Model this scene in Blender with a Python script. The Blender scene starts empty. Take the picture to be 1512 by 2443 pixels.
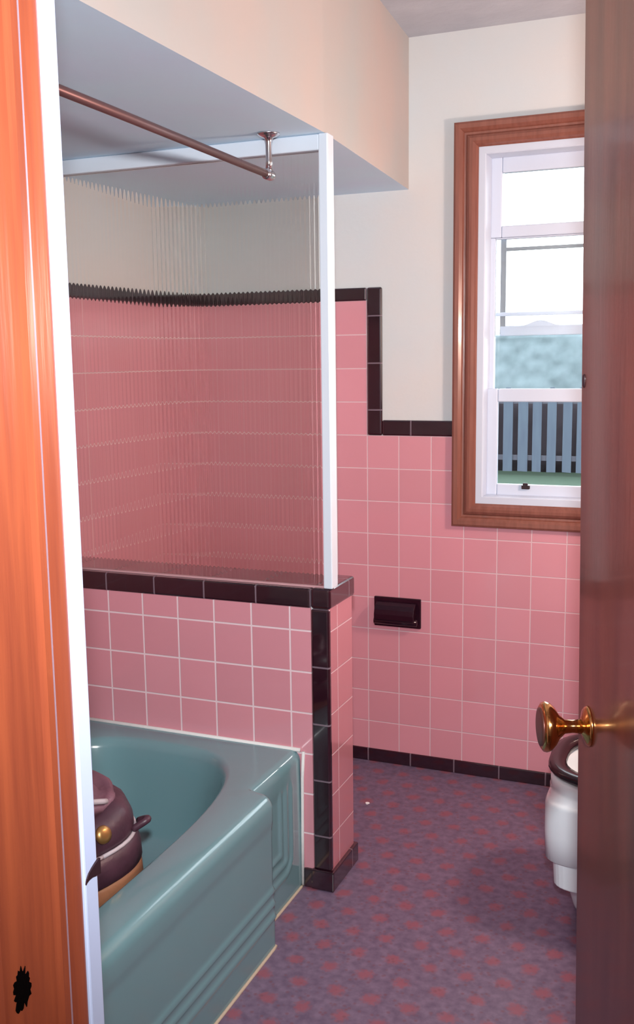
import bpy, bmesh, math, random
from mathutils import Vector, Matrix, noise
random.seed(7)
S = bpy.context.scene
COL = S.collection

# ---------------------------------------------------------------- camera
FPX = 2405.0
R_ = Vector((0.92451905, 0.38091673, -0.01292162))
D_ = Vector((0.04537533, -0.14366522, -0.98858555))
F_ = Vector((-0.37842516, 0.91337985, -0.15010546))
CAM = Vector((1.57519593, -2.28944908, 1.381))
cd = bpy.data.cameras.new('camera'); cam = bpy.data.objects.new('camera', cd); COL.objects.link(cam)
m = Matrix.Identity(4)
for i in range(3):
    m[i][0] = R_[i]; m[i][1] = -D_[i]; m[i][2] = -F_[i]; m[i][3] = CAM[i]
cam.matrix_world = m
cd.sensor_fit = 'VERTICAL'; cd.sensor_height = 24.0; cd.lens = FPX / 2443 * 24.0
cd.clip_start = 0.02; cd.clip_end = 200
S.camera = cam

# ---------------------------------------------------------------- light, exposure
S.view_settings.view_transform = 'Standard'
S.view_settings.look = 'None'
S.view_settings.exposure = 1.15
S.view_settings.gamma = 1.0
S.view_settings.use_curve_mapping = False
W = bpy.data.worlds.new('world'); S.world = W; W.use_nodes = True
bg = W.node_tree.nodes['Background']
bg.inputs[0].default_value = (0.86, 0.93, 1.0, 1); bg.inputs[1].default_value = 3.2

def light(name, kind, loc, power, color, size=0.1, target=None, size_y=None):
    l = bpy.data.lights.new(name, kind); l.energy = power; l.color = color
    if kind == 'AREA':
        l.size = size
        if size_y: l.shape = 'RECTANGLE'; l.size_y = size_y
    else: l.shadow_soft_size = size
    o = bpy.data.objects.new(name, l); COL.objects.link(o); o.location = loc
    if target is not None:
        o.rotation_euler = (Vector(target) - Vector(loc)).to_track_quat('-Z', 'Y').to_euler()
    return o
fl = light('camera_flash', 'SPOT', CAM + Vector((0.01, 0.0, 0.20)), 100.0, (0.95, 0.98, 1.0), 0.035, CAM + F_ * 2 + Vector((0, 0, 0.22)))
fl.data.spot_size = math.radians(92); fl.data.spot_blend = 1.0
light('vanity_lamp', 'POINT', (1.84, 0.10, 1.50), 15.0, (1.0, 0.73, 0.60), 0.06)
light('hall_lamp', 'POINT', (2.1, -2.7, 2.2), 10.0, (1.0, 0.84, 0.78), 0.08)

# ---------------------------------------------------------------- materials
def mat(name, color, rough=0.5, spec=0.5, metal=0.0, coat=0.0, noise_amt=0.0, noise_scale=8.0, bump=0.0, bump_scale=60.0,
        color2=None, stretch=None, detail=4.0):
    M = bpy.data.materials.new(name); M.use_nodes = True
    nt = M.node_tree; b = nt.nodes['Principled BSDF']
    b.inputs['Base Color'].default_value = (*color, 1); b.inputs['Roughness'].default_value = rough
    b.inputs['Specular IOR Level'].default_value = spec; b.inputs['Metallic'].default_value = metal
    b.inputs['Coat Weight'].default_value = coat; b.inputs['Coat Roughness'].default_value = 0.08
    geo = nt.nodes.new('ShaderNodeNewGeometry'); mp = nt.nodes.new('ShaderNodeMapping')
    nt.links.new(geo.outputs['Position'], mp.inputs['Vector'])
    if stretch: mp.inputs['Scale'].default_value = stretch
    if noise_amt or color2:
        n = nt.nodes.new('ShaderNodeTexNoise'); n.inputs['Scale'].default_value = noise_scale; n.inputs['Detail'].default_value = detail
        nt.links.new(mp.outputs[0], n.inputs['Vector'])
        mr = nt.nodes.new('ShaderNodeMapRange'); mr.inputs[1].default_value = 0.3; mr.inputs[2].default_value = 0.7
        nt.links.new(n.outputs['Fac'], mr.inputs[0])
        mx = nt.nodes.new('ShaderNodeMixRGB')
        c2 = color2 or tuple(c * (1 - noise_amt) for c in color)
        mx.inputs[1].default_value = (*color, 1); mx.inputs[2].default_value = (*c2, 1)
        nt.links.new(mr.outputs[0], mx.inputs[0]); nt.links.new(mx.outputs[0], b.inputs['Base Color'])
    if bump:
        n2 = nt.nodes.new('ShaderNodeTexNoise'); n2.inputs['Scale'].default_value = bump_scale; n2.inputs['Detail'].default_value = 3
        nt.links.new(mp.outputs[0], n2.inputs['Vector'])
        bp = nt.nodes.new('ShaderNodeBump'); bp.inputs['Strength'].default_value = bump; bp.inputs['Distance'].default_value = 0.004
        nt.links.new(n2.outputs['Fac'], bp.inputs['Height']); nt.links.new(bp.outputs[0], b.inputs['Normal'])
    return M

def tile_mat(name, color, grout, rough, axes, pitch=(0.1095, 0.1095), off=(0, 0), gw=0.0030, vary=0.05, coat=0.8, spec=0.5, wav=0.03):
    """glazed ceramic in a square grid, laid out in room metres; axes are the two room axes of the face"""
    M = bpy.data.materials.new(name); M.use_nodes = True
    nt = M.node_tree; N = nt.nodes; L = nt.links; b = N['Principled BSDF']
    b.inputs['Specular IOR Level'].default_value = spec; b.inputs['Coat Weight'].default_value = coat; b.inputs['Coat Roughness'].default_value = 0.05; b.inputs['Coat IOR'].default_value = 1.7
    geo = N.new('ShaderNodeNewGeometry'); sp = N.new('ShaderNodeSeparateXYZ'); L.new(geo.outputs['Position'], sp.inputs[0])
    masks = []; cells = []
    def math_(op, a, bval=None, c=None):
        n = N.new('ShaderNodeMath'); n.operation = op
        for i, v in enumerate((a, bval, c)):
            if v is None: continue
            if isinstance(v, (int, float)): n.inputs[i].default_value = v
            else: L.new(v, n.inputs[i])
        return n.outputs[0]
    for ax, pt, of in zip(axes, pitch, off):
        u = math_('DIVIDE', math_('SUBTRACT', sp.outputs['XYZ'.index(ax)], of), pt)
        cells.append(math_('FLOOR', u))
        fr = math_('SUBTRACT', u, math_('ROUND', u))
        dist = math_('MULTIPLY', math_('ABSOLUTE', fr), pt)
        mr = N.new('ShaderNodeMapRange'); mr.interpolation_type = 'SMOOTHSTEP'
        mr.inputs[1].default_value = gw * 0.35; mr.inputs[2].default_value = gw * 0.75
        L.new(dist, mr.inputs[0]); masks.append(mr.outputs[0])
    mk = masks[0]
    for k in masks[1:]: mk = math_('MULTIPLY', mk, k)
    cb = N.new('ShaderNodeCombineXYZ')
    for i, c in enumerate(cells): L.new(c, cb.inputs[i])
    wn = N.new('ShaderNodeTexWhiteNoise'); L.new(cb.outputs[0], wn.inputs['Vector'])
    fac = math_('ADD', math_('MULTIPLY', wn.outputs['Value'], 2 * vary), 1 - vary)
    rgb = N.new('ShaderNodeMixRGB'); rgb.blend_type = 'MULTIPLY'; rgb.inputs[0].default_value = 1
    rgb.inputs[1].default_value = (*color, 1); L.new(fac, rgb.inputs[2])
    mx = N.new('ShaderNodeMixRGB'); mx.inputs[1].default_value = (*grout, 1); L.new(mk, mx.inputs[0]); L.new(rgb.outputs[0], mx.inputs[2])
    L.new(mx.outputs[0], b.inputs['Base Color'])
    rr = N.new('ShaderNodeMapRange'); rr.inputs[3].default_value = 0.8; rr.inputs[4].default_value = rough
    L.new(mk, rr.inputs[0]); L.new(rr.outputs[0], b.inputs['Roughness'])
    nz = N.new('ShaderNodeTexNoise'); nz.inputs['Scale'].default_value = 14; L.new(geo.outputs['Position'], nz.inputs['Vector'])
    h = math_('ADD', math_('MULTIPLY', mk, 0.25), math_('MULTIPLY', nz.outputs['Fac'], wav))
    bp = N.new('ShaderNodeBump'); bp.inputs['Strength'].default_value = 0.5; bp.inputs['Distance'].default_value = 0.006
    L.new(h, bp.inputs['Height']); L.new(bp.outputs[0], b.inputs['Normal'])
    return M

PINK = (0.67, 0.285, 0.335); GROUT = (0.72, 0.50, 0.54)
P = 0.1095
pink_back = tile_mat('pink_tile_back_wall', PINK, GROUT, 0.13, 'XZ', off=(0.4544, 1.0194))
pink_part = tile_mat('pink_tile_half_wall', PINK, (0.80, 0.62, 0.66), 0.13, 'XZ', off=(0.0, 0.697), gw=0.0042)
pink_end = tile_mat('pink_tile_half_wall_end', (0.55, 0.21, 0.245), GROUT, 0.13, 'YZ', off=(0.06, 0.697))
pink_left = tile_mat('pink_tile_side_wall', PINK, GROUT, 0.13, 'YZ', off=(0.0, 1.0194))
BLACK = (0.020, 0.0045, 0.010); BG = (0.16, 0.11, 0.14)
blk_h = tile_mat('black_border_tile_across', BLACK, BG, 0.13, 'X', pitch=(0.152,), off=(0.606,), gw=0.004, vary=0.2)
blk_v = tile_mat('black_border_tile_upright', BLACK, BG, 0.13, 'Z', pitch=(0.152,), off=(0.757,), gw=0.004, vary=0.2)
blk_y = tile_mat('black_border_tile_side', BLACK, BG, 0.13, 'Y', pitch=(0.152,), off=(-0.02,), gw=0.004, vary=0.2)
plaster = mat('painted_plaster', (0.585, 0.645, 0.675), 0.75, 0.2, color2=(0.66, 0.630, 0.615), noise_scale=2.6, bump=0.25, bump_scale=35)
ceil_m = mat('ceiling_plaster', (0.52, 0.54, 0.60), 0.85, 0.1, color2=(0.44, 0.46, 0.52), noise_scale=6, bump=0.7, bump_scale=30)
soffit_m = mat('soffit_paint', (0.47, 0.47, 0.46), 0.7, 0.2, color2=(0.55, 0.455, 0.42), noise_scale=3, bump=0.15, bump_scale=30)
soffit_u = mat('soffit_underside_sky_bounce', (0.62, 0.84, 0.99), 0.55, 0.3, color2=(0.63, 0.79, 0.97), noise_scale=4, bump=0.15, bump_scale=30)  # blue skylight bounce put into the colour of the soffit's underside
white_p = mat('white_paint', (0.58, 0.63, 0.74), 0.4, 0.4)
white_metal = mat('white_enamel_metal', (0.66, 0.72, 0.80), 0.35, 0.5)
casing_w = mat('stained_pine_casing', (0.25, 0.088, 0.062), 0.28, 0.5, coat=0.4, color2=(0.195, 0.064, 0.044), noise_scale=6, stretch=(14, 14, 1.2), bump=0.1, bump_scale=10)
jamb_w = mat('varnished_jamb_wood', (0.31, 0.070, 0.029), 0.33, 0.5, coat=0.5, color2=(0.215, 0.045, 0.022), noise_scale=5, stretch=(14, 14, 0.9), bump=0.1, bump_scale=10)
door_w = mat('varnished_door_wood', (0.170, 0.042, 0.026), 0.26, 0.3, coat=0.22, color2=(0.095, 0.024, 0.018), noise_scale=4, stretch=(8, 8, 0.9), bump=0.05, bump_scale=10)
tub_m = mat('green_porcelain_enamel', (0.150, 0.290, 0.325), 0.18, 0.5, coat=0.4, noise_amt=0.06, noise_scale=3)
caulk = mat('white_caulk', (0.80, 0.80, 0.78), 0.6, bump=0.3, bump_scale=90)
sealant = mat('yellowed_sealant', (0.50, 0.42, 0.32), 0.7, bump=0.3, bump_scale=90)
chrome = mat('chrome', (0.62, 0.58, 0.60), 0.18, metal=1.0)
rod_m = mat('aged_brass_rod', (0.17, 0.085, 0.085), 0.4, metal=0.6)
brass = mat('polished_brass', (0.72, 0.36, 0.13), 0.16, metal=1.0)
old_brass = mat('darkened_brass', (0.14, 0.055, 0.045), 0.35, metal=0.7)
black_cer = mat('black_glazed_ceramic', (0.018, 0.004, 0.010), 0.15)
porcelain = mat('white_porcelain', (0.86, 0.93, 0.98), 0.15, coat=0.5)
black_seat = mat('black_seat_plastic', (0.016, 0.006, 0.010), 0.2)
dark_iron = mat('dark_worn_metal', (0.035, 0.015, 0.02), 0.4, metal=0.3)
hole_m = mat('charred_hole', (0.003, 0.002, 0.002), 0.9, 0.0)
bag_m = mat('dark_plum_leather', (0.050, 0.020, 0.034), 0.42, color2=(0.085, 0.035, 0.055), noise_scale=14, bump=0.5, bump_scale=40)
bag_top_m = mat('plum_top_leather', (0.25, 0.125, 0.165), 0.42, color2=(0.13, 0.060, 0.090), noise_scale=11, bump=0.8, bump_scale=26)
bag_tan = mat('tan_leather', (0.36, 0.15, 0.075), 0.5, color2=(0.28, 0.12, 0.06), noise_scale=10, bump=0.3, bump_scale=50)
piping_m = mat('pale_piping', (0.52, 0.46, 0.50), 0.5)
brass_dull = mat('dull_brass_clasp', (0.50, 0.28, 0.10), 0.35, metal=0.8)
fence_m = mat('weathered_blue_grey_board', (0.050, 0.068, 0.092), 0.8, color2=(0.038, 0.05, 0.075), noise_scale=4, stretch=(6, 6, 0.6))
fence_rail_m = mat('fence_rail_wood', (0.045, 0.045, 0.06), 0.8)
backing_m = mat('dark_shrub_backing', (0.012, 0.007, 0.012), 0.9)
grass_m = mat('lawn_grass', (0.014, 0.036, 0.018), 0.9, color2=(0.022, 0.045, 0.026), noise_scale=9, bump=0.8, bump_scale=30)
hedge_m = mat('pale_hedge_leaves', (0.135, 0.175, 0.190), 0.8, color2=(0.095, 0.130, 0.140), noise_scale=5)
paper_m = mat('white_paper', (0.85, 0.85, 0.85), 0.7)
hall_wall = mat('hall_plaster', (0.42, 0.36, 0.34), 0.85, 0.1)
hall_floor_m = mat('hall_floor_wood', (0.14, 0.06, 0.04), 0.5)
brick = mat('outer_wall', (0.35, 0.30, 0.28), 0.9)

# floor: grey violet linoleum with rows of red flecks
def floor_material():
    M = bpy.data.materials.new('flecked_linoleum'); M.use_nodes = True
    nt = M.node_tree; N = nt.nodes; L = nt.links; b = N['Principled BSDF']
    geo = N.new('ShaderNodeNewGeometry')
    def nd(t, **k):
        n = N.new(t)
        for a, v in k.items(): n.inputs[a].default_value = v
        return n
    def mth(op, a, c=None):
        n = N.new('ShaderNodeMath'); n.operation = op
        for i, v in enumerate((a, c)):
            if v is None: continue
            if isinstance(v, (int, float)): n.inputs[i].default_value = v
            else: L.new(v, n.inputs[i])
        return n.outputs[0]
    sp = N.new('ShaderNodeSeparateXYZ'); L.new(geo.outputs['Position'], sp.inputs[0])
    wob = nd('ShaderNodeTexNoise', Scale=22.0, Detail=3.0); L.new(geo.outputs['Position'], wob.inputs['Vector'])
    ws = N.new('ShaderNodeSeparateColor'); L.new(wob.outputs['Color'], ws.inputs[0])
    x = mth('ADD', sp.outputs[0], mth('MULTIPLY', mth('SUBTRACT', ws.outputs[0], 0.5), 0.022))
    y = mth('ADD', sp.outputs[1], mth('MULTIPLY', mth('SUBTRACT', ws.outputs[1], 0.5), 0.022))
    pitch = 0.078
    v = mth('DIVIDE', y, pitch)
    row = mth('ROUND', v); odd = mth('MULTIPLY', mth('MODULO', mth('ABSOLUTE', row), 2.0), 0.5)
    u = mth('ADD', mth('DIVIDE', x, pitch * 1.1), odd)
    fu = mth('MULTIPLY', mth('SUBTRACT', u, mth('ROUND', u)), pitch * 1.1)
    fv = mth('MULTIPLY', mth('SUBTRACT', v, row), pitch)
    dd = mth('SQRT', mth('ADD', mth('MULTIPLY', fu, fu), mth('MULTIPLY', fv, fv)))
    fine = nd('ShaderNodeTexNoise', Scale=110.0, Detail=2.0); L.new(geo.outputs['Position'], fine.inputs['Vector'])
    d2 = mth('ADD', dd, mth('MULTIPLY', mth('SUBTRACT', fine.outputs['Fac'], 0.5), 0.030))
    mr = N.new('ShaderNodeMapRange'); mr.inputs[1].default_value = 0.010; mr.inputs[2].default_value = 0.024
    mr.inputs[3].default_value = 1.0; mr.inputs[4].default_value = 0.0; L.new(d2, mr.inputs[0])
    mott = nd('ShaderNodeTexNoise', Scale=45.0, Detail=4.0); L.new(geo.outputs['Position'], mott.inputs['Vector'])
    m1 = N.new('ShaderNodeMixRGB'); m1.inputs[1].default_value = (0.120, 0.085, 0.145, 1); m1.inputs[2].default_value = (0.195, 0.140, 0.215, 1)
    mm = N.new('ShaderNodeMapRange'); mm.inputs[1].default_value = 0.32; mm.inputs[2].default_value = 0.68; L.new(mott.outputs['Fac'], mm.inputs[0]); L.new(mm.outputs[0], m1.inputs[0])
    m2 = N.new('ShaderNodeMixRGB'); m2.inputs[2].default_value = (0.28, 0.080, 0.105, 1); L.new(mth('MULTIPLY', mr.outputs[0], 0.8), m2.inputs[0]); L.new(m1.outputs[0], m2.inputs[1])
    # small red specks strewn between the flecks
    vo = nd('ShaderNodeTexVoronoi', Scale=55.0); L.new(geo.outputs['Position'], vo.inputs['Vector'])
    vr = N.new('ShaderNodeMapRange'); vr.inputs[1].default_value = 0.12; vr.inputs[2].default_value = 0.30; vr.inputs[3].default_value = 0.55; vr.inputs[4].default_value = 0.0
    L.new(vo.outputs['Distance'], vr.inputs[0])
    m3 = N.new('ShaderNodeMixRGB'); m3.inputs[2].default_value = (0.17, 0.058, 0.075, 1); L.new(vr.outputs[0], m3.inputs[0]); L.new(m2.outputs[0], m3.inputs[1])
    L.new(m3.outputs[0], b.inputs['Base Color'])
    b.inputs['Roughness'].default_value = 0.42; b.inputs['Specular IOR Level'].default_value = 0.35
    return M
floor_m = floor_material()

def pane_material():
    M = bpy.data.materials.new('window_pane'); M.use_nodes = True
    nt = M.node_tree; N = nt.nodes; N.remove(N['Principled BSDF'])
    t = N.new('ShaderNodeBsdfTransparent'); t.inputs[0].default_value = (0.97, 0.98, 0.98, 1)
    g = N.new('ShaderNodeBsdfGlossy'); g.inputs['Roughness'].default_value = 0.02
    f = N.new('ShaderNodeFresnel'); f.inputs[0].default_value = 1.3
    mx = N.new('ShaderNodeMixShader')
    nt.links.new(f.outputs[0], mx.inputs[0]); nt.links.new(t.outputs[0], mx.inputs[1]); nt.links.new(g.outputs[0], mx.inputs[2])
    nt.links.new(mx.outputs[0], N['Material Output'].inputs[0])
    return M
pane_m = pane_material()

def fluted_material():
    M = bpy.data.materials.new('fluted_glass'); M.use_nodes = True
    nt = M.node_tree; b = nt.nodes['Principled BSDF']
    b.inputs['Base Color'].default_value = (0.975, 1.0, 0.975, 1)
    b.inputs['Transmission Weight'].default_value = 1.0; b.inputs['IOR'].default_value = 1.45; b.inputs['Roughness'].default_value = 0.02
    return M
fluted_m = fluted_material()

# ---------------------------------------------------------------- mesh helpers
def obj(name, bm, material, parent=None, smooth=False, bevel=0.0, seg=2, mats=None):
    me = bpy.data.meshes.new(name); bm.normal_update(); bm.to_mesh(me); bm.free()
    for mt in (mats or [material]): me.materials.append(mt)
    if smooth:
        for p in me.polygons: p.use_smooth = True
    o = bpy.data.objects.new(name, me); COL.objects.link(o)
    if parent: o.parent = parent
    if bevel:
        md = o.modifiers.new('bevel', 'BEVEL'); md.width = bevel; md.segments = seg; md.limit_method = 'ANGLE'; md.angle_limit = math.radians(35)
    return o
def box(bm, x0, x1, y0, y1, z0, z1, mi=0):
    v = [bm.verts.new((x, y, z)) for x in (x0, x1) for y in (y0, y1) for z in (z0, z1)]
    for f in ((0, 1, 3, 2), (4, 6, 7, 5), (0, 4, 5, 1), (2, 3, 7, 6), (0, 2, 6, 4), (1, 5, 7, 3)):
        fc = bm.faces.new([v[i] for i in f]); fc.material_index = mi
    return v
def B(*boxes):
    bm = bmesh.new()
    for b in boxes: box(bm, *b)
    return bm
def rings(bm, rs, close=True, cap0=True, cap1=True):
    """loft a list of rings (same number of points)"""
    vs = [[bm.verts.new(p) for p in r] for r in rs]
    n = len(vs[0])
    for a, b in zip(vs, vs[1:]):
        for i in range(n if close else n - 1):
            j = (i + 1) % n
            bm.faces.new((a[i], a[j], b[j], b[i]))
    if cap0: bm.faces.new(list(reversed(vs[0])))
    if cap1: bm.faces.new(vs[-1])
    return vs
def lathe(bm, prof, origin, axis, n=32):
    """prof: (distance along axis, radius)"""
    a = Vector(axis).normalized(); u = a.orthogonal().normalized(); w = a.cross(u)
    o = Vector(origin)
    rings(bm, [[o + a * t + (u * math.cos(2 * math.pi * k / n) + w * math.sin(2 * math.pi * k / n)) * max(r, 1e-4) for k in range(n)] for t, r in prof])
def tube(bm, pts, r, n=12):
    pts = [Vector(p) for p in pts]; rs = []
    u = None
    for i, p in enumerate(pts):
        d = (pts[min(i + 1, len(pts) - 1)] - pts[max(i - 1, 0)]).normalized()
        u = d.orthogonal().normalized() if u is None else (u - d * u.dot(d)).normalized()
        w = d.cross(u); rr = r[i] if isinstance(r, (list, tuple)) else r
        rs.append([p + (u * math.cos(2 * math.pi * k / n) + w * math.sin(2 * math.pi * k / n)) * rr for k in range(n)])
    rings(bm, rs)
def fix(bm): bmesh.ops.recalc_face_normals(bm, faces=bm.faces); return bm
def struct(o): o['kind'] = 'structure'; return o
def tag(o, label, cat, group=None):
    o['label'] = label; o['category'] = cat
    if group: o['group'] = group
    return o
def empty(name, loc=(0, 0, 0)):
    o = bpy.data.objects.new(name, None); COL.objects.link(o); o.empty_display_size = 0.05
    o['_base'] = 1; del o['_base']
    return o

# ---------------------------------------------------------------- room shell
XL, XR, YB, YF, ZC = -0.228, 1.95, 0.868, -1.52, 2.357
TILE_TOP, TILE_LOW = 1.566, 1.129
struct(obj('floor', B((XL - .1, XR + .1, YF - .12, YB + .1, -0.1, 0.0)), floor_m))
struct(obj('ceiling', B((XL - .1, XR + .1, YF - .12, YB + .1, ZC, ZC + .1)), ceil_m))

wb = struct(obj('wall_back', B((XL - .1, 0.80, YB, 1.0, -.3, ZC), (1.42, XR + .1, YB, 1.0, -.3, ZC),
     (0.80, 1.42, YB, 1.0, -.3, 0.895), (0.80, 1.42, YB, 1.0, 2.03, ZC)), plaster))
obj('tile_facing', B((XL, 0.4545, 0.860, YB, 0.0, TILE_TOP), (0.4545, 0.80, 0.860, YB, 0.0, TILE_LOW),
     (0.80, 1.42, 0.860, YB, 0.0, 0.895), (1.42, XR, 0.860, YB, 0.0, TILE_LOW)), pink_back, wb)
obj('tile_border', B((XL, 0.454, 0.8545, YB, TILE_TOP, 1.608)), blk_h, wb, bevel=0.005)
obj('tile_border', B((0.4555, 0.507, 0.8545, YB, TILE_LOW + .0005, 1.608)), blk_v, wb, bevel=0.007, seg=3)
obj('tile_border', B((0.5075, 0.76, 0.8545, YB, TILE_LOW, 1.180)), blk_h, wb, bevel=0.005)
struct(obj('baseboard_back', B((XL, XR, 0.853, 0.8605, 0.0, 0.046)), blk_h, bevel=0.004))

wl = struct(obj('wall_left', B((XL - .12, XL - .008, YF - .12, 1.0, 0, ZC)), plaster))
obj('tile_facing', B((XL - .008, XL, YF, 0.861, 0, TILE_TOP)), pink_left, wl)
obj('tile_border', B((XL - .008, XL + .006, YF, 0.861, TILE_TOP, 1.608)), blk_y, wl, bevel=0.005)

wr = struct(obj('wall_right', B((XR, XR + .12, YF - .12, 1.0, 0, ZC)), plaster))
obj('tile_facing', B((XR - .008, XR, YF, 0.861, 0, TILE_LOW)), tile_mat('pink_tile_right_wall', PINK, GROUT, 0.13, 'YZ', off=(0.02, 1.0194)), wr)
obj('tile_border', B((XR - .012, XR, YF, 0.861, TILE_LOW, 1.180)), blk_y, wr, bevel=0.005)

OX0, OX1, OZ = 1.003, 1.640, 2.05
struct(obj('wall_front', B((XL - .12, OX0 - .02, YF - .13, YF, 0, ZC), (OX1 + .02, XR + .12, YF - .13, YF, 0, ZC),
     (OX0 - .02, OX1 + .02, YF - .13, YF, OZ, ZC)), plaster))

# half wall at the tub foot
wp = struct(obj('wall_partition', B((XL, 0.650, 0.006, 0.164, 0, 0.795)), plaster))
obj('tile_facing', B((XL, 0.6055, 0.0, 0.006, 0, 0.758)), pink_part, wp)
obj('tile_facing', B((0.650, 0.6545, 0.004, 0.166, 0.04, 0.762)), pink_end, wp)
obj('tile_facing', B((XL, 0.650, 0.164, 0.170, 0, 0.762)), pink_part, wp)
obj('tile_border', B((XL, 0.6060, -0.004, 0.020, 0.757, 0.8075)), blk_h, wp, bevel=0.006, seg=3)
obj('tile_border', B((XL, 0.606, 0.0205, 0.174, 0.795, 0.8075)), blk_h, wp, bevel=0.004)
obj('tile_border', B((0.6065, 0.6605, -0.005, 0.176, 0.757, 0.810)), blk_y, wp, bevel=0.008, seg=3)
obj('tile_border', B((0.6065, 0.6560, -0.004, 0.014, 0.054, 0.7565)), blk_v, wp, bevel=0.006, seg=3)
bb = B((0.578, 0.6065, -0.007, 0.010, 0.0, 0.053), (0.600, 0.664, -0.0095, 0.180, 0.0, 0.055))
struct(obj('baseboard_partition', bb, blk_y, bevel=0.004))

# soffit over tub and nook: front face drifts a little out of square towards the back wall
def soffit():
    bm = bmesh.new()
    zb = 1.905
    def pts(y, xf): return [(XL - .008, y, zb), (xf, y, zb), (xf, y, ZC), (XL - .008, y, ZC)]
    r = [pts(YF, 0.660), pts(-0.75, 0.660), pts(0.0, 0.657), pts(0.4, 0.628), pts(YB, 0.594)]
    rings(bm, r); fix(bm)
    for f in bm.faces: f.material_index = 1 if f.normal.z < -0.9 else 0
    return bm
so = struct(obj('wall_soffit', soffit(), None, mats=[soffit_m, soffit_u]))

# ---------------------------------------------------------------- window
win = struct(empty('window_1'))
CX0, CX1, CZ0, CZ1 = 0.745, 1.475, 0.842, 2.087       # casing, outer
IX0, IX1, IZ0, IZ1 = 0.820, 1.400, 0.917, 2.012       # casing, inner
def frame_profile(bm, outer, inner, prof):
    """mitred frame: prof = [(t from outer edge 0 to inner edge 1, y)]"""
    (ax0, ax1, az0, az1), (bx0, bx1, bz0, bz1) = outer, inner
    def c(t, y): return [(ax0 + (bx0 - ax0) * t, y, az0 + (bz0 - az0) * t), (ax1 + (bx1 - ax1) * t, y, az0 + (bz0 - az0) * t),
                         (ax1 + (bx1 - ax1) * t, y, az1 + (bz1 - az1) * t), (ax0 + (bx0 - ax0) * t, y, az1 + (bz1 - az1) * t)]
    rings(bm, [c(t, y) for t, y in prof], cap0=False, cap1=False)
bm = bmesh.new()
prof = [(0, 0.868), (0, 0.846), (0.02, 0.842), (0.10, 0.839), (0.26, 0.840), (0.38, 0.846), (0.42, 0.851), (0.50, 0.852), (0.56, 0.847), (0.66, 0.843), (0.78, 0.843), (0.90, 0.847), (0.96, 0.853), (1.0, 0.856), (1.0, 0.875)]
frame_profile(bm, (CX0, CX1, CZ0, CZ1), (IX0, IX1, IZ0, IZ1), prof)
obj('window_casing', fix(bm), casing_w, win)
bm = bmesh.new()
frame_profile(bm, (IX0 - .005, IX1 + .005, IZ0 - .005, IZ1 + .005), (0.842, 1.378, 0.940, 1.990), [(0, 0.862), (0.2, 0.860), (0.9, 0.860), (1.0, 0.863), (1.0, 1.0), (0, 1.0)])
obj('window_frame', fix(bm), white_p, win)
def sash(name, x0, x1, z0, z1, st, rb, rt, y0, y1, mt=white_p, bev=0.004):
    o = obj(name, B((x0, x0 + st, y0, y1, z0, z1), (x1 - st, x1, y0, y1, z0, z1), (x0 + st, x1 - st, y0, y1, z0, z0 + rb), (x0 + st, x1 - st, y0, y1, z1 - rt, z1)), mt, win, bevel=bev)
    obj('pane', B((x0 + st, x1 - st, (y0 + y1) / 2 - .002, (y0 + y1) / 2 + .002, z0 + rb, z1 - rt)), pane_m, o)
    return o
sash('upper_sash', 0.840, 1.380, 1.749, 1.992, 0.035, 0.036, 0.047, 0.938, 0.965)
sash('middle_sash', 0.840, 1.380, 1.262, 1.7485, 0.016, 0.014, 0.004, 0.940, 0.962, bev=0.002)
sash('lower_sash', 0.840, 1.380, 0.938, 1.280, 0.035, 0.037, 0.042, 0.918, 0.937)
s2 = obj('storm_sash', B((0.866, 0.8835, 0.975, 0.995, 1.452, 1.76), (1.336, 1.354, 0.975, 0.995, 1.452, 1.76), (0.883, 1.336, 0.978, 0.992, 1.712, 1.722)),
         mat('grey_aluminium', (0.30, 0.31, 0.33), 0.4, metal=0.4), win)
obj('sash_rail', B((0.8405, 1.3795, 0.966, 0.974, 1.508, 1.520)), white_p, win, bevel=0.002)
bm = B((0.866, 1.354, 0.9745, 0.996, 1.446, 1.478))
obj('sash_rail', bm, white_p, win, bevel=0.003)
bm = bmesh.new()    # finger lift swelling on the middle of the rail
n = 20
rings(bm, [[(0.995 + (t / n - .5) * .12, y, 1.4775 + 0.016 * (math.cos((t / n - .5) * 2 * math.pi) * .5 + .5)) for t in range(n + 1)] + [(1.055, y, 1.474), (0.935, y, 1.474)] for y in (0.972, 0.985)])
obj('finger_lift', fix(bm), white_p, win)
bm = B((0.957, 0.983, 0.906, 0.918, 0.962, 0.974), (0.962, 0.978, 0.902, 0.908, 0.974, 0.982)); 
obj('sash_latch', bm, dark_iron, win, bevel=0.002)

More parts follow.
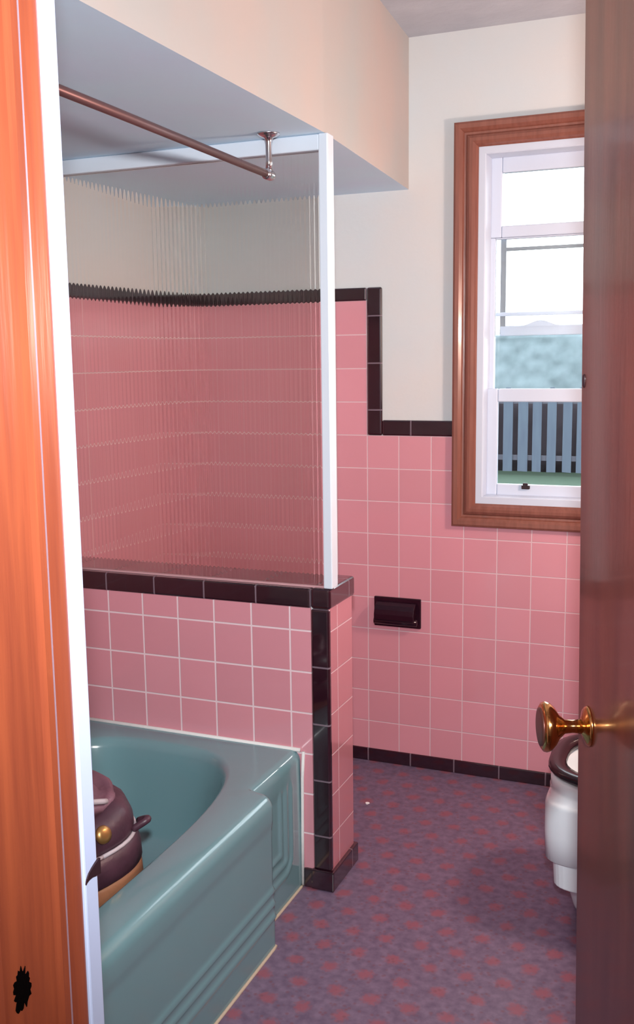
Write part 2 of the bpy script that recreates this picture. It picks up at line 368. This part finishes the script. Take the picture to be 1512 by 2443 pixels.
# ---------------------------------------------------------------- bathtub
def tub():
    root = empty('bathtub')
    x0 = XL + 0.0005; Z = 0.376
    ys = [-1.515 + i * 0.0075 for i in range(203)]; ys = [y for y in ys if y < -0.0015] + [-0.0015]
    def xf(y):      # plan line of the apron: end sections set back from the main front
        e = min(-y, y + 1.515)
        t = min(1, max(0, (e - 0.266) / 0.014)); t = t * t * (3 - 2 * t)
        return 0.571 + 0.052 * t
    def sd(u, z, a, b_, r):
        px, pz = a + r - u, b_ + r - z
        return math.hypot(max(px, 0), max(pz, 0)) + min(max(px, pz), 0) - r
    def groove(u, z):
        u2 = min(u, 1.515 - u); s = sd(u2, z, 0.066, 0.082, 0.045)
        g = 0
        for off in (0.0, -0.032, -0.064):
            q = (off - s) / 0.009
            q = min(1, max(0, q)); q = q * q * (3 - 2 * q)
            g += q * 0.22
            bead = math.exp(-((s - off - 0.003) / 0.0055) ** 2)
            g -= 1.05 * bead
        return g * 0.0045
    bm = bmesh.new()
    zs = [0.0, 0.012] + [0.02 + i * 0.0065 for i in range(47)]      # to ~.319
    grid = []
    for y in ys:
        X = xf(y); col = []
        for z in zs:
            lim = min(1, max(0, (0.318 - z) / 0.022))
            col.append((X - groove(-y, z) * lim, y, z))
        # overhanging rolled rim
        for a in range(8):
            t = a / 7 * math.pi / 2; rr = 0.026
            col.append((X - rr + rr * math.cos(t), y, Z - rr * 1.15 + rr * 1.15 * math.sin(t)))
        grid.append([bm.verts.new(p) for p in col])
    for a, b in zip(grid, grid[1:]):
        for i in range(len(a) - 1): bm.faces.new((a[i], b[i], b[i + 1], a[i + 1]))
    # rim top: bridge from the outer edge to the basin outline
    K = 96
    def basin(ex, ez, k):     # superellipse-like outline; ex shrinks it
        t = 2 * math.pi * k / K
        cx, cy = 0.205, -0.760; ax, ay = 0.322 - ex, 0.692 - ex * 1.3
        c, s = math.cos(t), math.sin(t)
        n = 2.0 / (4.2 if s < 0 else 3.4)
        return (cx + ax * math.copysign(abs(c) ** n, c), cy + ay * math.copysign(abs(s) ** n, s), ez)
    prof = [(0, Z), (0.006, Z - .0025), (0.013, Z - .010), (0.018, Z - .025), (0.027, Z - .08), (0.042, Z - .16), (0.062, Z - .23), (0.095, Z - .27), (0.15, Z - .288), (0.22, Z - .294)]
    vs = []
    for ex, ez in prof: vs.append([bm.verts.new(basin(ex, ez, k)) for k in range(K)])
    for a, b in zip(vs, vs[1:]):
        for i in range(K): bm.faces.new((a[i], b[i], b[(i + 1) % K], a[(i + 1) % K]))
    bm.faces.new(list(reversed(vs[-1])))
    # flat rim as triangle fill between outer loop and basin loop
    outer = [g[-1] for g in grid]
    c1 = bm.verts.new((x0, -0.0015, Z)); c0 = bm.verts.new((x0, -1.515, Z))
    loop = outer + [c1, c0]
    ed = []
    for a, b in zip(loop, loop[1:] + loop[:1]):
        e = bm.edges.get((a, b)) or bm.edges.new((a, b)); ed.append(e)
    for i in range(K): ed.append(bm.edges.get((vs[0][i], vs[0][(i + 1) % K])))
    bmesh.ops.triangle_fill(bm, edges=ed, use_beauty=True)
    # near end closing
    o = obj('tub_body', fix(bm), tub_m, root, smooth=True)
    bm = bmesh.new(); box(bm, x0, 0.560, -1.515, -1.510, 0, Z - .03)
    obj('tub_end', bm, tub_m, root)
    # beads of caulk
    bm = bmesh.new(); tube(bm, [(x0, -0.003, Z + .002), (0.2, -0.003, Z + .002), (0.572, -0.003, Z + .001)], 0.0055, 8)
    obj('caulk_line', bm, caulk, root, smooth=True)
    bm = bmesh.new(); tube(bm, [(0.581, -0.003, Z - .002), (0.577, -0.003, 0.30), (0.575, -0.003, 0.15), (0.574, -0.003, 0.004)], 0.0045, 8)
    obj('caulk_line', bm, caulk, root, smooth=True)
    bm = bmesh.new(); tube(bm, [(xf(y) + .002, y, 0.001) for y in ys[::2]] , 0.0042, 6)
    obj('caulk_line', bm, sealant, root, smooth=True)['label'] = 'yellowed sealant line along the floor'
    obj('drain', B(), chrome, root) if False else None
    return root
tag(tub(), 'sea green built-in bathtub with a stepped apron against the pink half wall', 'bathtub')

# ---------------------------------------------------------------- fluted glass screen
scr = empty('glass_screen')
def fluted():
    bm = bmesh.new(); pitch = 0.0122; x0, x1 = XL + .004, 0.643; n = int((x1 - x0) / pitch * 10)
    fr, bk = [], []
    for i in range(n + 1):
        x = x0 + (x1 - x0) * i / n
        ph = (x - x0) / pitch; d = 0.00075 * (0.5 - 0.5 * math.cos(2 * math.pi * ph))
        y = 0.022 - d
        fr.append((x, y)); bk.append((x, 0.0265))
    for zz in (0,):
        a0 = [bm.verts.new((x, y, 0.8085)) for x, y in fr]; a1 = [bm.verts.new((x, y, 1.868)) for x, y in fr]
        b0 = [bm.verts.new((x, y, 0.8085)) for x, y in bk]; b1 = [bm.verts.new((x, y, 1.868)) for x, y in bk]
        for i in range(n):
            bm.faces.new((a0[i], a0[i + 1], a1[i + 1], a1[i])); bm.faces.new((b0[i + 1], b0[i], b1[i], b1[i + 1]))
            pass
        for A_, B_ in ((a0, b0), (a1, b1)):      # narrow end faces with corners of their own, so the ribs shade cleanly
            A2 = [bm.verts.new(v.co) for v in A_]; B2 = [bm.verts.new(v.co) for v in B_]
            for i in range(n): bm.faces.new((A2[i], A2[i + 1], B2[i + 1], B2[i]))
        for i in (0, -1): bm.faces.new([bm.verts.new(v.co) for v in (a0[i], a1[i], b1[i], b0[i])])
    bm.normal_update()
    for f in bm.faces:
        if abs(f.normal.y) > .5:
            want = 1 if f.calc_center_median().y > 0.0263 else -1
            if f.normal.y * want < 0: f.normal_flip()
        else:
            c = f.calc_center_median() - Vector(((x0 + x1) / 2, 0.024, 1.34))
            if f.normal.dot(c) < 0: f.normal_flip()
    return bm
obj('fluted_pane', fluted(), fluted_m, scr)
for p in bpy.data.objects['fluted_pane'].data.polygons: p.use_smooth = abs(p.normal.z) < .5 and abs(p.normal.x) < .9
obj('post', B((0.6415, 0.6655, 0.000, 0.040, 0.8105, 1.9048)), white_metal, scr, bevel=0.003)
obj('top_channel', B((XL + .001, 0.6412, 0.004, 0.036, 1.868, 1.9048)), white_metal, scr, bevel=0.003)
obj('bottom_seal', B((XL + .001, 0.6412, 0.014, 0.0215, 0.8080, 0.813)), mat('pink_sealant', (0.55, 0.30, 0.32), 0.6), scr)
tag(scr, 'vertically fluted glass shower screen in a white metal frame on the half wall', 'shower screen')

# ---------------------------------------------------------------- shower rod
rod = empty('shower_curtain_rod')
bm = bmesh.new(); tube(bm, [(0.556, -1.519, 1.815), (0.548, -0.7, 1.813), (0.536, -0.052, 1.811)], 0.0085, 16)
obj('rod', bm, rod_m, rod, smooth=True)
bm = bmesh.new(); lathe(bm, [(0, .027), (.003, .027), (.007, .019), (.011, .010), (.020, .0075), (.062, .0075), (.085, .0085)], (0.536, -0.048, 1.9049), (0, 0, -1), 24)
obj('ceiling_flange', fix(bm), chrome, rod, smooth=True)
bm = bmesh.new(); lathe(bm, [(0, .010), (.004, .0125), (.03, .0125), (.036, .011), (.040, .004)], (0.5365, -0.070, 1.8112), (-0.018, 1, -0.002), 20)
obj('elbow_cap', fix(bm), chrome, rod, smooth=True)
bm = bmesh.new(); lathe(bm, [(0, .025), (.004, .025), (.012, .012), (.02, .0095)], (0.556, -1.5198, 1.815), (0, 1, 0), 24)
obj('wall_flange', fix(bm), chrome, rod, smooth=True)
tag(rod, 'thin metal shower curtain rod hung under the soffit by a chrome flange', 'curtain rod')

# ---------------------------------------------------------------- paper holder
ph = empty('toilet_paper_holder')
obj('backplate', B((0.479, 0.642, 0.848, 0.8595, 0.487, 0.588)), black_cer, ph, bevel=0.003)
def hood():
    bm = bmesh.new()
    pr = [(0.847, .575), (0.838, .573), (0.826, .565), (0.816, .552), (0.811, .536), (0.812, .520), (0.818, .512), (0.824, .513), (0.832, .520), (0.842, .520), (0.847, .520)]
    rings(bm, [[(x, y, z) for y, z in pr] for x in (0.4905, 0.628)]); return fix(bm)
obj('roll_cover', hood(), black_cer, ph, bevel=0.002)
bm = bmesh.new(); lathe(bm, [(0, .006), (.002, .012), (.150, .012), (.152, .006)], (0.4835, 0.8345, 0.510), (1, 0, 0), 20)
obj('roller', fix(bm), black_cer, ph, smooth=True)
tag(ph, 'black ceramic toilet paper holder set in the pink tiled back wall', 'toilet paper holder')

# ---------------------------------------------------------------- toilet (only its front shows past the door)
tl = empty('toilet')
YC = 0.165
def egg(xf_, xb, hw, z, n=40, sq=2.3):
    pts = []; xf_ -= 0.008
    cx = xf_ + (xb - xf_) * 0.42
    for k in range(n):
        t = 2 * math.pi * k / n; c, s = math.cos(t), math.sin(t); e = 2 / sq
        X = math.copysign(abs(c) ** e, c); Y = math.copysign(abs(s) ** e, s)
        pts.append((cx + (X * (xb - cx) if X > 0 else X * (cx - xf_)), YC + Y * hw, z))
    return pts
def shell(name, secs, mt, sm=True, bev=0.004):
    bm = bmesh.new(); rings(bm, [egg(a, b, w, z) for a, b, w, z in secs])
    return obj(name, fix(bm), mt, tl, smooth=sm)
shell('pedestal', [(1.262, 1.80, .088, 0.0), (1.258, 1.80, .09, 0.012), (1.246, 1.78, .092, 0.05), (1.232, 1.76, .10, 0.085), (1.226, 1.75, .105, 0.108),
                   (1.2225, 1.75, .11, 0.110)], porcelain)
bm = bmesh.new()
rings(bm, [egg(a, b, w, z, sq=7) for a, b, w, z in [(1.226, 1.75, .145, .106), (1.222, 1.75, .15, .110), (1.219, 1.76, .155, .172), (1.216, 1.76, .157, .176)]])
obj('pedestal_step', fix(bm), porcelain, tl, smooth=False, bevel=0.003)
def bowl():
    bm = bmesh.new()
    o = [(1.182, 1.72, .155, .1765), (1.179, 1.72, .165, .181), (1.177, 1.72, .175, .25), (1.178, 1.72, .180, .322), (1.183, 1.72, .180, .332), (1.191, 1.72, .175, .337), (1.190, 1.72, .178, .345), (1.1935, 1.72, .176, .350), (1.1915, 1.72, .178, .357), (1.1915, 1.72, .178, .374), (1.198, 1.71, .172, .380)]
    i = [(1.222, 1.62, .145, .378), (1.229, 1.61, .138, .366), (1.262, 1.57, .11, .31), (1.30, 1.50, .085, .25), (1.34, 1.46, .06, .215)]
    rings(bm, [egg(a + (.022 if z < .34 else .012), b, w, z, sq=(6.5 if z < .34 else 3.4)) for a, b, w, z in o] + [egg(a, b, w, z) for a, b, w, z in i]); return fix(bm)
obj('bowl', bowl(), porcelain, tl, smooth=True)
bm = bmesh.new(); rings(bm, [egg(1.295, 1.51, .088, .256)] + [egg(1.295, 1.51, .088, .2565)])
obj('bowl_water', fix(bm), mat('bowl_water', (0.30, 0.36, 0.42), 0.08), tl)
def seat():
    bm = bmesh.new()
    secs = [(1.200, 1.66, .172, .383), (1.1945, 1.665, .178, .390), (1.197, 1.66, .176, .400), (1.208, 1.65, .168, .404), (1.222, 1.63, .158, .404), (1.236, 1.60, .138, .399), (1.239, 1.595, .135, .390), (1.236, 1.60, .138, .383)]
    R = [[bm.verts.new(p) for p in egg(a, b, w, z, sq=2.8)] for a, b, w, z in secs]
    for a, b in zip(R, R[1:] + R[:1]):
        for k in range(len(a)): bm.faces.new((a[k], a[(k + 1) % 40], b[(k + 1) % 40], b[k]))
    return fix(bm)
obj('seat', seat(), black_seat, tl, smooth=True)
bm = bmesh.new()      # raised lid leaning on the tank
rings(bm, [[(x + math.cos(a) * 0, YC + .175 * math.cos(a), .40 + .205 + .205 * math.sin(a)) for a in [2 * math.pi * k / 36 for k in range(36)]] for x in (1.690, 1.705)])
obj('lid', fix(bm), black_seat, tl, bevel=0.003)
obj('tank', B((1.72, 1.935, YC - .24, YC + .24, .37, .74)), porcelain, tl, bevel=0.02, seg=3)
obj('tank_lid', B((1.71, 1.940, YC - .25, YC + .25, .741, .765)), porcelain, tl, bevel=0.008, seg=3)
tag(tl, 'white porcelain toilet with a black seat half hidden behind the open door', 'toilet')

# ---------------------------------------------------------------- bag in the tub
bagr = empty('bag')
BX, BY, TH = 0.178, -0.612, math.radians(-14)
def oval(ax, ay, z, n=56, dx=0, dy=0, wob=0.0, sd_=0.0, sq=2.5):
    out = []
    for k in range(n):
        t = 2 * math.pi * k / n; c, s = math.cos(t), math.sin(t); e = 2 / sq
        X = ax * math.copysign(abs(c) ** e, c); Y = ay * math.copysign(abs(s) ** e, s)
        x = BX + dx + X * math.cos(TH) - Y * math.sin(TH); y = BY + dy + X * math.sin(TH) + Y * math.cos(TH)
        nz = noise.noise(Vector((x * 13, y * 13, z * 9 + sd_))) * wob
        out.append((x + nz * .5, y + nz * .5, z + nz))
    return out
bm = bmesh.new(); rings(bm, [oval(.225, .165, .090), oval(.250, .190, .100), oval(.262, .20, .16), oval(.268, .207, .24), oval(.262, .203, .305), oval(.256, .198, .318)])
obj('base_band', fix(bm), bag_tan, bagr, smooth=True)
bm = bmesh.new(); rings(bm, [oval(.250, .192, .312), oval(.264, .204, .320), oval(.262, .202, .350), oval(.254, .196, .372), oval(.245, .188, .378)])
obj('side_band', fix(bm), bag_m, bagr, smooth=True)
bm = bmesh.new(); tube(bm, oval(.250, .193, .378) + [oval(.250, .193, .378)[0]], 0.0045, 8)
obj('piping', bm, piping_m, bagr, smooth=True)['label'] = 'pale piping round the rim'
bm = bmesh.new()
prof = [(.246, .189, .374, 0, 0, 0), (.249, .192, .392, .003, 0, 0), (.248, .191, .412, .005, 0, 0), (.240, .184, .430, .006, 0, 0), (.226, .171, .442, .006, 0, 0), (.205, .152, .448, .006, 0, 0), (.15, .11, .446, .004, 0, 0), (.08, .06, .445, .004, 0, 0), (.01, .008, .445, .003, 0, 0)]
rings(bm, [oval(a, b, z, wob=w * 1.3, dx=dx, dy=dy) for a, b, z, w, dx, dy in prof])
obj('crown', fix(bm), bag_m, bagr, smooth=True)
bm = bmesh.new()      # slack top panel with raised folds
prof = [(.212, .160, .444), (.212, .160, .456), (.204, .153, .462), (.194, .144, .459), (.178, .130, .452), (.165, .120, .461), (.14, .10, .464), (.11, .08, .455), (.08, .055, .463), (.045, .03, .455), (.006, .005, .458)]
rings(bm, [oval(a, b, z, wob=.018, dx=-.004, dy=.006, sd_=2) for a, b, z in prof])
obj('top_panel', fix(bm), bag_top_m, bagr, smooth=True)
def arc(p0, p1, h, n=14, bow=(0, 0, 0)):
    p0, p1 = Vector(p0), Vector(p1)
    return [p0.lerp(p1, i / n) + Vector((0, 0, 1)) * h * math.sin(math.pi * i / n) + Vector(bow) * math.sin(math.pi * i / n) for i in range(n + 1)]
bm = bmesh.new(); tube(bm, arc((.408, -.515, .385), (.418, -.555, .385), .018, bow=(.03, 0, 0)), .008, 10)
obj('strap_loop', bm, bag_m, bagr, smooth=True)
bm = bmesh.new(); tube(bm, arc((.300, -.740, .462), (.385, -.600, .462), .020, bow=(.015, -.012, 0)), .006, 10)
obj('handle', bm, piping_m, bagr, smooth=True)
bm = bmesh.new(); lathe(bm, [(0, .016), (.004, .019), (.010, .017), (.013, .008)], (.418, -.668, .424), (0.9, -.3, .35), 20)
obj('clasp', fix(bm), brass_dull, bagr, smooth=True)['label'] = 'brass clasp'
tag(bagr, 'dark plum bag with pale piping and a tan base lying in the bathtub', 'bag')

# ---------------------------------------------------------------- door frame
df = struct(empty('trim_1'))
def extrude_xy(bm, prof, z0, z1): rings(bm, [[(x, y, z) for x, y in prof] for z in (z0, z1)])
bm = bmesh.new()
pj = [(0.975, -1.5405), (1.0155, -1.5405), (1.0155, -1.566), (1.0165, -1.569), (1.0205, -1.572), (1.0225, -1.577), (1.023, -1.586), (1.021, -1.594), (1.0205, -1.602), (1.021, -1.664), (1.018, -1.674), (1.018, -1.70), (0.975, -1.70)]
extrude_xy(bm, pj, 0, OZ)
jamb = obj('door_jamb', fix(bm), jamb_w, df, bevel=0.0012)
obj('door_jamb', B((OX1, OX1 + .03, -1.70, -1.522, 0, OZ)), jamb_w, df, bevel=0.002)
obj('door_head', B((0.975, OX1 + .03, -1.70, -1.522, OZ, OZ + .03)), jamb_w, df, bevel=0.002)
casing_white = mat('worn_white_gloss_paint', (0.46, 0.53, 0.74), 0.45, 0.4)
obj('white_casing', B((0.945, 1.0185, -1.5402, -1.519, 0, OZ + .06)), casing_white, df, bevel=0.0018)
obj('white_casing', B((OX1 + .001, 1.75, -1.5385, -1.505, 0, OZ + .06)), white_p, df, bevel=0.003)
# strike plate with its curved lip over the casing edge
bm = bmesh.new()
zc = 0.889
lip = [(-1.5400, .8835, .8850), (-1.5385, .8850, .8890), (-1.5350, .8865, .8930), (-1.5300, .8870, .8960), (-1.5250, .8860, .8985), (-1.5200, .8850, .9005), (-1.5175, .8850, .9010)]
ra = [[(1.0198 + (y + 1.54) * .06, y, a), (1.0198 + (y + 1.54) * .06, y, b), (1.0186, y, b), (1.0186, y, a)] for y, a, b in lip]
rings(bm, ra)
obj('strike_plate', fix(bm), dark_iron, df)
bm = bmesh.new()      # ragged dark hole low on the jamb
cen = (1.0222, -1.641, 0.8400); rg = []
K = 40; random.seed(3)
for r0, dx in ((1.0, -0.0012), (0.96, 0.0006), (0.05, 0.0009)):
    random.seed(3); ring = []
    for k in range(K):
        t = 2 * math.pi * k / K; r = 1 + random.uniform(-.22, .28) + (0.35 * random.random() if math.sin(t) < -.5 else 0)
        ring.append((cen[0] + dx - 0.0012, cen[1] + .0105 * r * r0 * math.cos(t), cen[2] + .0165 * r * r0 * math.sin(t)))
    rg.append(ring)
rings(bm, rg)
obj('ragged_hole', fix(bm), hole_m, df)

# ---------------------------------------------------------------- open door
dr = struct(empty('door_1'))
dv = Vector((-0.375, 0.927, 0)).normalized(); nv = Vector((-0.927, -0.375, 0)).normalized()   # along the leaf, out of its face
LA = Vector((1.394, -0.909, 0)); DW = 0.61
def lean(z): return Vector((-0.016 * (z - 0.75), 0, 0))
def D(a, n_, z): return LA - dv * (DW - a) + nv * n_ + Vector((0, 0, z)) + lean(z)     # a: from hinge edge, n_: out of the visible face
bm = bmesh.new()
r = 0.004
pr = [(0, 0), (DW - r * 1.6, 0), (DW - r * .5, -r * .35), (DW, -r * 1.4), (DW, -.035), (0, -.035)]
rings(bm, [[D(a, n_, z) for a, n_ in pr] for z in (0.012, 0.5, 1.0, 1.5, 2.03)])
obj('leaf', fix(bm), door_w, dr)
kz = 0.892
K0 = D(DW - .060, 0.0002, kz)
def axis_lathe(name, prof, mt, org=K0, n=36):
    bm = bmesh.new(); lathe(bm, prof, org, nv, n); return obj(name, fix(bm), mt, dr, smooth=True)
axis_lathe('rose', [(0, .027), (.002, .027), (.005, .024), (.008, .014), (.010, .011)], brass)
axis_lathe('knob', [(.009, .010), (.022, .0085), (.032, .0095), (.040, .017), (.046, .0265), (.052, .032), (.057, .0335), (.061, .0325), (.0635, .029), (.0640, .022), (.0615, .015), (.060, .004)], brass)
axis_lathe('knob_face', [(.0610, .0255), (.0652, .0255), (.0662, .021), (.0668, .012), (.067, .001)], old_brass)['label'] = 'dark face of the knob'
bm = bmesh.new(); c = D(DW - .018, 0.0, 1.350)
rings(bm, [[c + nv * h + dv * (.0045 * s * math.cos(t)) + Vector((0, 0, (.011 if math.sin(t) < 0 else .007) * s * math.sin(t))) for t in [2 * math.pi * k / 20 for k in range(20)]] for h, s in ((-.002, 1), (.001, 1), (.0022, .7), (.0026, .1))])
obj('dark_knot', fix(bm), dark_iron, dr)
bm = bmesh.new(); box(bm, 0, .0015, -.0125, .0125, -.028, .028)
o = obj('latch_plate', bm, brass, dr); o.matrix_world = Matrix.Translation(D(DW - .0003, -.0175, kz)) @ Matrix(((dv.x, -nv.x, 0, 0), (dv.y, -nv.y, 0, 0), (0, 0, 1, 0), (0, 0, 0, 1)))

# paper scrap on the floor
bm = bmesh.new()
rings(bm, [[(0.566 + .006 * math.cos(t) * (1 + .3 * math.sin(3 * t)), 0.527 + .007 * math.sin(t), z) for t in [2 * math.pi * k / 10 for k in range(10)]] for z in (0.0005, 0.003)])
tag(obj('paper_scrap', fix(bm), paper_m), 'tiny white scrap of paper on the flecked floor beyond the half wall', 'paper scrap')

# ---------------------------------------------------------------- hall behind the camera
HX0, HX1, HY0, HY1 = -0.35, 3.3, -3.6, -1.70
struct(obj('floor_hall', B((HX0, HX1, HY0, YF - .121, -.1, -.001)), hall_floor_m))
struct(obj('ceiling_hall', B((HX0, HX1, HY0, YF - .121, ZC, ZC + .1)), hall_wall))
struct(obj('wall_hall_far', B((HX0, HX1, HY0 - .1, HY0, 0, ZC)), hall_wall))
struct(obj('wall_hall_left', B((HX0 - .1, HX0, HY0, YF - .131, 0, ZC)), hall_wall))
struct(obj('wall_hall_right', B((HX1, HX1 + .1, HY0, YF - .131, 0, ZC)), hall_wall))
struct(obj('wall_hall_near', B((XR + .121, HX1, YF - .13, YF - .01, 0, ZC)), hall_wall))

# ---------------------------------------------------------------- garden
GZ = -0.30
struct(obj('ground', B((-30, 30, 1.0, 60, GZ - .1, GZ)), grass_m))
fence = empty('garden_fence')
FY = 12.0; pitch = 0.205
for k in range(-16, 14):
    x = -0.98 + k * pitch + random.uniform(-.012, .012); w = 0.128 + random.uniform(-.012, .012)
    bm = bmesh.new(); top = 0.94 + random.uniform(-.015, .015)
    rings(bm, [[(x - w / 2, y, GZ + .06 + random.uniform(0, .01)), (x + w / 2, y, GZ + .06), (x + w / 2, y, top - .05), (x + w / 2 - .035, y, top), (x - w / 2 + .035, y, top), (x - w / 2, y, top - .05)] for y in (FY, FY + .02)])
    obj('board', fix(bm), fence_m, fence)
for z in (-.08, 0.72): obj('rail', B((-4.4, 2.0, FY + .021, FY + .06, z, z + .07)), fence_rail_m, fence)
for x in (-4.3, -2.35, -0.1, 1.9): obj('post', B((x, x + .09, FY + .061, FY + .15, GZ, 0.9)), fence_rail_m, fence)
tag(fence, 'blue-grey vertical board fence across the lawn seen through the window', 'fence')
def hedge(name, x0, x1, y0, y1, z0, z1, mt, amp, step=0.16, sd_=0):
    bm = bmesh.new(); nx = int((x1 - x0) / step); nz = int((z1 - z0) / step)
    prof = []
    def P(x, y, z):
        q = Vector((x * 1.7, y * 1.7, z * 1.7 + sd_)); w = noise.noise(q) * amp + noise.noise(q * 3.1) * amp * .6 + noise.noise(q * 7.3) * amp * .35
        return (x + w * .3, y + w, z + (w * .35 if z > z0 + .1 else 0))
    ring0 = [(y0, z) for z in [z0 + (z1 - z0) * i / nz for i in range(nz + 1)]] + [((y0 + y1) / 2, z1 + .06)] + [(y1, z) for z in [z1 - (z1 - z0) * i / 4 for i in range(5)]]
    rings(bm, [[P(x0 + (x1 - x0) * i / nx, y, z) for y, z in ring0] for i in range(nx + 1)])
    return obj(name, fix(bm), mt, smooth=True)
hb = hedge('shrub_row', -5.5, 3.0, 12.6, 13.3, GZ, 0.80, backing_m, 0.12, sd_=5); tag(hb, 'dark low shrubs showing through the gaps of the fence', 'shrubs'); 
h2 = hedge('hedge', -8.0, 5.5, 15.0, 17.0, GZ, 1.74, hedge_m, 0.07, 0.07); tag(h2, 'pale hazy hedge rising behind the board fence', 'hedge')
